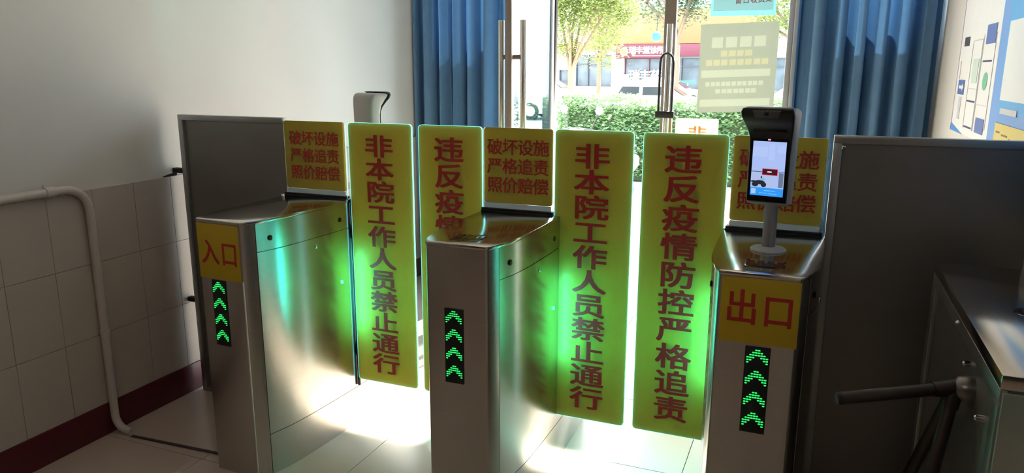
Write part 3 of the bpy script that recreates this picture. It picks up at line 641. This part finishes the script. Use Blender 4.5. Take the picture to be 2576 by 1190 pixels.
def leaves(b, n, pos, size, rnd, flat=0.5):
    for _ in range(n):
        p = pos(); a = rnd.uniform(0, 2 * PI); t = rnd.gauss(0, flat); s = size * rnd.uniform(0.6, 1.3)
        d = Vector((math.cos(a), math.sin(a), rnd.uniform(-0.7, 0.3))).normalized(); e = d.cross(Vector((rnd.gauss(0, flat), rnd.gauss(0, flat), 1))).normalized()
        b.add([p, p + d * s * 0.5 + e * s * 0.26, p + d * s, p + d * s * 0.5 - e * s * 0.26], [(0, 1, 2, 3)])
def leafmat(name, c1, c2, tr):
    M_ = translucent(name, c1, tr, 0.35, 0.5); nt = M_.node_tree; b = nt.nodes['Principled BSDF']
    g = nt.nodes.new('ShaderNodeNewGeometry'); rp = nt.nodes.new('ShaderNodeValToRGB'); rp.color_ramp.elements[0].color = (*c2, 1); rp.color_ramp.elements[1].color = (*c1, 1)
    nt.links.new(g.outputs['Random Per Island'], rp.inputs[0]); nt.links.new(rp.outputs[0], b.inputs['Base Color'])
    b.inputs['Specular IOR Level'].default_value = 0.2
    return M_
L_HEDGE = leafmat('hedge_leaf', (0.21, 0.35, 0.17), (0.08, 0.17, 0.07), (0.16, 0.30, 0.10))
L_LIME = leafmat('lime_leaf', (0.20, 0.24, 0.08), (0.08, 0.13, 0.03), (0.20, 0.25, 0.06))
L_DARK = leafmat('dark_leaf', (0.09, 0.15, 0.09), (0.04, 0.075, 0.045), (0.08, 0.14, 0.07))
BARK = mat('pale_bark', (0.20, 0.14, 0.09), 0.85, noise=0.3, scale=14, bump=0.5)
# hedge
rnd = random.Random(5)
hd = thing('hedge', 'clipped leafy green hedge across the forecourt', 'hedge', (0.6, 9.5, GZ))
b = MB()
def hpos():
    f = rnd.random(); x = rnd.uniform(-2.55, 2.6)
    top = 1.27 + 0.05 * math.sin(2.3 * x) + 0.03 * math.sin(7 * x)
    if f < 0.62: return Vector((x, -0.5 + rnd.gauss(0, 0.05) + 0.06 * math.sin(5 * x), rnd.uniform(0.12, top)))
    if f < 0.9: return Vector((x, rnd.uniform(-0.5, 0.5), top + rnd.gauss(0, 0.03)))
    return Vector((-2.5 + rnd.gauss(0, 0.05), rnd.uniform(-0.5, 0.5), rnd.uniform(0.1, top)))
leaves(b, 22000, hpos, 0.068, rnd, 0.7)
b.build('foliage', L_HEDGE, hd, kind='stuff', angle=0, fix=False)
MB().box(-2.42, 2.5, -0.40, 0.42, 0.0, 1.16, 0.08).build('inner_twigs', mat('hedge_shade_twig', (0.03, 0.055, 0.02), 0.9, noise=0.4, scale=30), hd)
# trees
def tree(loc, trunk_h, trunk_r, crown, nleaf, size, LM, label, seed, branches=7):
    rnd = random.Random(seed); t = thing('street_tree', label, 'tree', loc, 0, 'trees along the street')
    b = MB(); cx, cy, cz, rx, ry, rz_ = crown
    b.tube([(0, 0, -0.05), (0.01, 0, trunk_h * 0.5), (-0.02, 0.01, trunk_h)], [trunk_r * 1.25, trunk_r, trunk_r * 0.85], 10)
    tips = []
    for k_ in range(branches):
        a = 2 * PI * k_ / branches + rnd.uniform(-0.3, 0.3); L = rnd.uniform(0.55, 0.95)
        e = Vector((cx + rx * L * math.cos(a), cy + ry * L * math.sin(a), cz + rz_ * rnd.uniform(-0.35, 0.7))); s_ = Vector((-0.02, 0.01, trunk_h - rnd.uniform(0, 0.12)))
        m1 = s_.lerp(e, 0.35) + Vector((0, 0, 0.12)); m2 = s_.lerp(e, 0.7) + Vector((rnd.uniform(-0.1, 0.1), rnd.uniform(-0.1, 0.1), 0.12))
        b.tube([s_, m1, m2, e], [trunk_r * 0.6, trunk_r * 0.42, trunk_r * 0.26, trunk_r * 0.08], 7); tips += [m2, e]
        for _ in range(2):
            e2 = m2 + Vector((rnd.uniform(-1, 1) * rx * 0.4, rnd.uniform(-1, 1) * ry * 0.4, rnd.uniform(0.0, 0.6) * rz_)); b.tube([m2.lerp(m1, 0.4), m2.lerp(e2, 0.5), e2], [trunk_r * 0.26, trunk_r * 0.15, trunk_r * 0.05], 5); tips.append(e2)
    b.build('trunk', BARK, t)
    lb = MB(); cl_ = []
    for _ in range(34):
        while True:
            q = Vector((rnd.uniform(-1, 1), rnd.uniform(-1, 1), rnd.uniform(-1, 1)))
            if 0.35 < q.length < 1: break
        cl_.append(Vector((cx + q.x * rx, cy + q.y * ry, cz + q.z * rz_)))
    cl_ += tips
    def pos():
        c = rnd.choice(cl_); g = min(rx, rz_) * 0.17
        return c + Vector((rnd.gauss(0, g), rnd.gauss(0, g), rnd.gauss(0, g * 0.8)))
    leaves(lb, nleaf, pos, size, rnd, 0.6)
    lb.build('crown', LM, t, kind='stuff', angle=0, fix=False)
    return t
tree((-4.61, 18, GZ), 1.75, 0.085, (0.35, 0, 3.35, 1.45, 1.3, 1.6), 20000, 0.095, L_LIME, 'sunlit lime green tree with a forked trunk behind the hedge', 21, 8)
tree((-3.15, 26.5, GZ), 3.0, 0.11, (-0.4, 0, 5.0, 2.3, 1.7, 1.5), 7000, 0.15, L_DARK, 'grey green tree top hanging over the orange shop front', 4, 8)
tree((-7.15, 30, GZ), 2.1, 0.10, (0.0, 0, 4.6, 1.9, 1.6, 1.7), 4500, 0.16, L_LIME, 'thin young tree in front of the shop windows', 9, 6)
tree((-12.9, 29, GZ), 2.4, 0.13, (0.0, 0, 4.9, 1.7, 1.6, 1.6), 4000, 0.15, L_DARK, 'dark street tree seen through the open door leaf', 15, 7)
tree((1.4, 28, GZ), 2.4, 0.15, (0.0, 0, 4.4, 2.3, 2.0, 1.8), 5000, 0.17, L_LIME, 'pale tree seen through the closed door leaf', 17, 7)

# shops
YS = 50.0
bd = thing('shop_building', 'row of shops with an orange upper front across the street', 'building', (0, YS, GZ))
WALLW = mat('white_facade', (0.80, 0.79, 0.77), 0.7, noise=0.05); ORG = mat('orange_fascia', (0.34, 0.125, 0.045), 0.6, noise=0.06); DRED = mat('dark_red_sign', (0.09, 0.01, 0.022), 0.5, noise=0.08); WLET = mat('white_letters', (0.9, 0.86, 0.86), 0.5); SHOPGL = mat('shop_glass', (0.03, 0.045, 0.055), 0.12, col2=(0.10, 0.13, 0.15), scale=0.8); MUL = mat('dark_mullion', (0.05, 0.06, 0.08), 0.5); MAU2 = mat('mauve_frame', (0.10, 0.035, 0.045), 0.5)
Z0 = -GZ
MB().box(-40, 26, 0.25, 8, 0, 13 + Z0).build('wall', WALLW, bd)
MB().box(-13.4, -1.0, -0.30, 0.25, 3.30 + Z0, 5.6 + Z0, 0.02).build('orange_fascia', ORG, bd)
MB().box(-16.6, -11.8, -0.10, 0.25, 2.95 + Z0, 3.38 + Z0, 0.02).build('orange_fascia', ORG, bd)
for x0, x1 in ((-11.77, -11.43), (-16.2, -15.7), (-7.4, -7.05), (-3.2, -2.85)): MB().box(x0, x1, -0.25, 0.25, 0, 3.2 + Z0, 0.01).build('pillar', WALLW, bd)
sg = MB().box(-11.46, -7.5, -0.42, 0.25, 2.33 + Z0, 3.28 + Z0, 0.02).build('sign_board', DRED, bd, label='dark red clinic sign board')
lettering([(c, -10.28 + 0.49 * i, 2.87 + Z0, 0.46, 0.46) for i, c in enumerate('\u745e\u4e30\u5802\u8bca\u6240')], WLET, sg, (0, -0.43, 0), bold=0.03)
MB().lathe([(0.29, -0.42), (0.29, -0.45), (0.24, -0.452), (0.23, -0.44)], (-10.86, 0, 2.78 + Z0), 24, 'y').build('round_emblem', mat('emblem_pink', (0.75, 0.40, 0.42), 0.5), sg)
MB().lathe([(0.20, -0.44), (0.19, -0.458)], (-10.86, 0, 2.78 + Z0), 24, 'y').build('emblem_disc', mat('emblem_red', (0.70, 0.10, 0.05), 0.5), sg)
MB().box(-10.3, -7.9, -0.436, -0.42, 2.47 + Z0, 2.53 + Z0).build('sign_strip', mat('pale_red_strip', (0.62, 0.28, 0.28), 0.5), sg)
def window(x0, x1, z0, z1, nx, zb=None, fm=MUL):
    f = MB().box(x0 - 0.05, x1 + 0.05, -0.05, 0.25, z0 - 0.05, z0).box(x0 - 0.05, x1 + 0.05, -0.05, 0.25, z1, z1 + 0.05).box(x0 - 0.05, x0, -0.05, 0.25, z0, z1).box(x1, x1 + 0.05, -0.05, 0.25, z0, z1)
    for i in range(1, nx): xx = x0 + (x1 - x0) * i / nx; f.box(xx - 0.03, xx + 0.03, -0.03, 0.25, z0, z1)
    if zb: f.box(x0, x1, -0.03, 0.25, zb - 0.03, zb + 0.03)
    f = f.build('window', fm, bd)
    for i in range(nx): MB().box(x0 + (x1 - x0) * i / nx, x0 + (x1 - x0) * (i + 1) / nx, 0.15, 0.2, z0, z1).build('pane', SHOPGL, f)
window(-14.4, -11.85, 0.43 + Z0, 2.56 + Z0, 3, 1.95 + Z0); window(-15.65, -14.95, 0.4 + Z0, 1.5 + Z0, 1, 0.75 + Z0)
wr = window(-10.85, -7.5, 0.2 + Z0, 2.30 + Z0, 2, None, MAU2)
window(-6.9, -3.35, 0.3 + Z0, 2.3 + Z0, 3, 1.8 + Z0); window(-2.7, 1.2, 0.3 + Z0, 2.3 + Z0, 3, 1.8 + Z0); window(1.9, 5.4, 0.3 + Z0, 2.3 + Z0, 3, 1.8 + Z0); window(-20.0, -16.6, 0.4 + Z0, 2.6 + Z0, 3, 1.9 + Z0)
for x0 in (-22, -18, -14, -10, -6, -2, 2, 6): window(x0, x0 + 2.2, 7.2 + Z0, 9.0 + Z0, 2)
sg2 = MB().box(-7.05, -3.2, -0.3, 0.25, 2.45 + Z0, 3.28 + Z0, 0.02).build('sign_board', mat('plum_sign', (0.13, 0.02, 0.035), 0.5), bd)
MB().box(-20, -16.4, -0.3, 0.25, 2.75 + Z0, 3.5 + Z0, 0.02).build('sign_board', DRED, bd)
lettering([(c, -10.18 + 0.765 * i, 1.17 + Z0, 0.70, 0.68) for i, c in enumerate('\u745e\u4e30\u836f\u623f')], WLET, bd, (0, -0.02, 0), bold=0.04)
MB().box(-10.95, -10.55, -0.06, 0.2, 0.55 + Z0, 1.25 + Z0).build('leaflet_strip', mat('pale_leaflets', (0.6, 0.42, 0.45), 0.6, noise=0.4, scale=6), bd)
MB().box(-11.42, -10.95, -0.05, 0.2, 0.35 + Z0, 1.35 + Z0).build('door_poster', WALLW, bd)
# green awning of a stall in front of the pharmacy
ca = thing('street_canopy', 'green canopy edge on posts before the red shop front', 'canopy', (-7.1, 40, GZ - 0.05))
MB().prism([(-1.5, 1.06), (-0.9, 1.17), (0.3, 1.23), (2.6, 1.23), (2.6, 1.13), (0.3, 1.12), (-0.9, 1.07)], -0.5, 0.5, 'y').build('canopy_roof', mat('green_canopy', (0.03, 0.20, 0.12), 0.5), ca)
for x in (-1.2, 2.2): MB().tube([(x, 0.3, 0), (x, 0.3, 1.1)], 0.03, 8).build('post', STEELFR, ca)
# hanging blue lantern among the leaves
ln = thing('blue_lantern', 'small bright blue ball hanging in front of the orange fascia', 'lantern', (-4.76, 30.5, 2.95))
MB().lathe([(0.05, -0.22), (0.18, -0.14), (0.23, 0), (0.18, 0.14), (0.05, 0.22)], (0, 0, 0), 16).build('ball', mat('blue_ball', (0.03, 0.45, 0.85), 0.4), ln)
MB().tube([(0, 0, 0.2), (0.02, 0, 1.2)], 0.015, 6).build('cord', BLACKM, ln)

# cars
WCAR = mat('white_car_paint', (0.85, 0.86, 0.87), 0.2, coat=0.6, noise=0.02); BCAR = mat('pale_blue_car_paint', (0.45, 0.58, 0.66), 0.25, coat=0.6, noise=0.02); CARGL = mat('car_glass', (0.03, 0.035, 0.04), 0.08); TYRE = mat('tyre', (0.02, 0.02, 0.02), 0.8, noise=0.2)
def car(loc, rz, paint, label):
    t = thing('car', label, 'car', loc, rz, 'cars parked along the street')
    def sec(x, hw, z0, z1, zt, tw): return [(x, -hw, z0), (x, -hw, (z0 + z1) / 2), (x, -hw * 0.97, z1), (x, -tw, zt), (x, tw, zt), (x, hw * 0.97, z1), (x, hw, (z0 + z1) / 2), (x, hw, z0)]
    body = [sec(-2.25, 0.72, 0.42, 0.62, 0.66, 0.6), sec(-2.15, 0.82, 0.26, 0.80, 0.86, 0.70), sec(-1.5, 0.87, 0.22, 0.90, 0.96, 0.74), sec(-0.8, 0.88, 0.22, 0.90, 0.95, 0.75), sec(0.7, 0.88, 0.22, 0.88, 0.93, 0.75), sec(1.5, 0.86, 0.22, 0.82, 0.86, 0.70), sec(2.1, 0.80, 0.26, 0.70, 0.74, 0.62), sec(2.28, 0.68, 0.36, 0.55, 0.60, 0.5)]
    MB().loft(body).build('body', paint, t, angle=40)
    lo_ = [(-1.85, -0.76, 0.92), (1.05, -0.77, 0.90), (1.05, 0.77, 0.90), (-1.85, 0.76, 0.92)]; mi = [(-1.35, -0.66, 1.25), (0.50, -0.68, 1.25), (0.50, 0.68, 1.25), (-1.35, 0.66, 1.25)]; hi = [(-1.15, -0.56, 1.40), (0.15, -0.58, 1.42), (0.15, 0.58, 1.42), (-1.15, 0.56, 1.40)]; tp = [(-0.95, -0.40, 1.46), (-0.05, -0.42, 1.47), (-0.05, 0.42, 1.47), (-0.95, 0.40, 1.46)]
    MB().loft([lo_, mi, hi, tp]).build('roof', paint, t, angle=60)
    def pane(a, b2, c, d2, nm='window'):
        out = []
        for q in (a, b2, c, d2):
            if nm == 'window': out.append((q[0], q[1] + (0.012 if q[1] > 0 else -0.012), q[2] + 0.006))
            else: out.append((q[0] + (0.012 if q[0] > 0 else -0.012), q[1], q[2] + 0.006))
        MB().loft([[a, b2, c, d2], out]).build(nm, CARGL, t, angle=0)
    for s in (-1, 1):
        pane((-0.38, s * 0.757, 0.95), (0.62, s * 0.757, 0.95), (0.30, s * 0.675, 1.235), (-0.38, s * 0.672, 1.235))
        pane((-1.25, s * 0.745, 0.97), (-0.50, s * 0.755, 0.95), (-0.50, s * 0.672, 1.235), (-1.10, s * 0.668, 1.235))
    pane((1.03, -0.66, 0.95), (1.03, 0.66, 0.95), (0.52, 0.60, 1.25), (0.52, -0.60, 1.25), 'windscreen')
    pane((-1.82, -0.62, 0.96), (-1.82, 0.62, 0.96), (-1.37, 0.56, 1.25), (-1.37, -0.56, 1.25), 'rear_window')
    for s in (-1, 1):
        for x in (-1.35, 1.4):
            wh = MB().lathe([(0.20, -0.1), (0.31, -0.1), (0.32, -0.06), (0.32, 0.06), (0.31, 0.1), (0.20, 0.1)], (x, s * 0.80, 0.32), 20, 'y').build('wheel', TYRE, t)
            MB().lathe([(0.20, s * 0.09), (0.18, s * 0.112), (0.05, s * 0.115)], (x, s * 0.80, 0.32), 16, 'y').build('rim', CHROME, wh)
    return t
c1 = car((-3.4, 24.2, GZ - 0.05), 0.06, WCAR, 'white car parked just behind the hedge')
for loc, rz, lab, pt in (((-9.2, 24.0, GZ - 0.05), 0.02, 'white car left of the forked tree trunk', WCAR), ((2.2, 24.3, GZ - 0.05), 0.03, 'white car seen through the closed door glass', WCAR), ((-11.0, 34.0, GZ - 0.07), 0.0, 'pale blue car far across the road', BCAR), ((-5.2, 36.0, GZ - 0.07), 0.0, 'white car on the far side of the road', WCAR)):
    cc = dup_tree(c1, loc, (0, 0, rz), lab)
    if pt is BCAR:
        for ch in [x for x in bpy.data.objects if x.parent == cc and x.name.split('.')[0] in ('body', 'roof')]:
            ch.data = ch.data.copy(); ch.data.materials[0] = BCAR
# scooters in front of the hedge
WSC = mat('white_scooter_panel', (0.85, 0.85, 0.84), 0.3, noise=0.03)
def scooter(loc, rz, label):
    t = thing('scooter', label, 'scooter', loc, rz, 'parked scooters outside')
    for x in (-0.6, 0.62):
        wh = MB().lathe([(0.10, -0.045), (0.19, -0.045), (0.215, -0.02), (0.215, 0.02), (0.19, 0.045), (0.10, 0.045)], (x, 0, 0.215), 20, 'y').build('wheel', TYRE, t)
        MB().lathe([(0.10, -0.03), (0.03, -0.05)], (x, 0, 0.215), 14, 'y').lathe([(0.10, 0.03), (0.03, 0.05)], (x, 0, 0.215), 14, 'y').build('rim', CHROME, wh)
    MB().loft([[(x, y, z) for y, z in rrect(-hw, hw, z0, z1, 0.05, 4)] for x, hw, z0, z1 in ((-0.85, 0.07, 0.5, 0.66), (-0.6, 0.14, 0.40, 0.72), (-0.15, 0.15, 0.32, 0.70), (0.02, 0.12, 0.25, 0.42), (0.35, 0.14, 0.24, 0.36))]).build('body', WSC, t, angle=50)
    MB().loft([[(x, y, z) for y, z in rrect(-hw, hw, z0, z1, 0.025, 4)] for x, hw, z0, z1 in ((-0.75, 0.10, 0.72, 0.80), (-0.45, 0.15, 0.71, 0.80), (-0.05, 0.13, 0.70, 0.77))]).build('seat', BLACKP, t, angle=50)
    MB().loft([[(x + dx, y, z) for dx, y in rrect(-0.05, 0.05, -hw, hw, 0.04, 4)] for z, x, hw in ((0.30, 0.40, 0.16), (0.55, 0.44, 0.19), (0.80, 0.40, 0.17), (0.98, 0.33, 0.14), (1.06, 0.30, 0.10))]).build('front_shield', WSC, t, angle=50)
    MB().tube([(0.62, 0.07, 0.21), (0.46, 0.07, 0.6), (0.46, -0.07, 0.6), (0.62, -0.07, 0.21)], 0.02, 8).build('fork', STEELFR, t)
    hb = MB().tube([(0.20, -0.33, 1.02), (0.28, -0.15, 1.05), (0.30, 0, 1.06), (0.28, 0.15, 1.05), (0.20, 0.33, 1.02)], 0.014, 8).build('handlebar', BLACKP, t)
    for s in (-1, 1):
        mr = MB().tube([(0.27, s * 0.18, 1.05), (0.26, s * 0.24, 1.16), (0.24, s * 0.27, 1.25)], 0.007, 6).build('mirror_stalk', BLACKP, t)
        MB().lathe([(0.01, -0.018), (0.05, -0.014), (0.055, 0.0), (0.05, 0.005), (0.01, 0.006)], (0.24, s * 0.28, 1.28), 16, 'x').build('mirror', WSC, mr)
    MB().lathe([(0.075, 0.0), (0.07, 0.03), (0.03, 0.045)], (0.345, 0, 0.92), 18, 'x').build('headlamp', CHROME, t)
    return t
sc1 = scooter((-0.58, 6.35, GZ), -2.0, 'white scooter with round mirrors parked before the hedge')
dup_tree(sc1, (-1.45, 6.0, GZ), (0, 0, -1.75), 'white scooter nearest the door frame, at the hedge end')
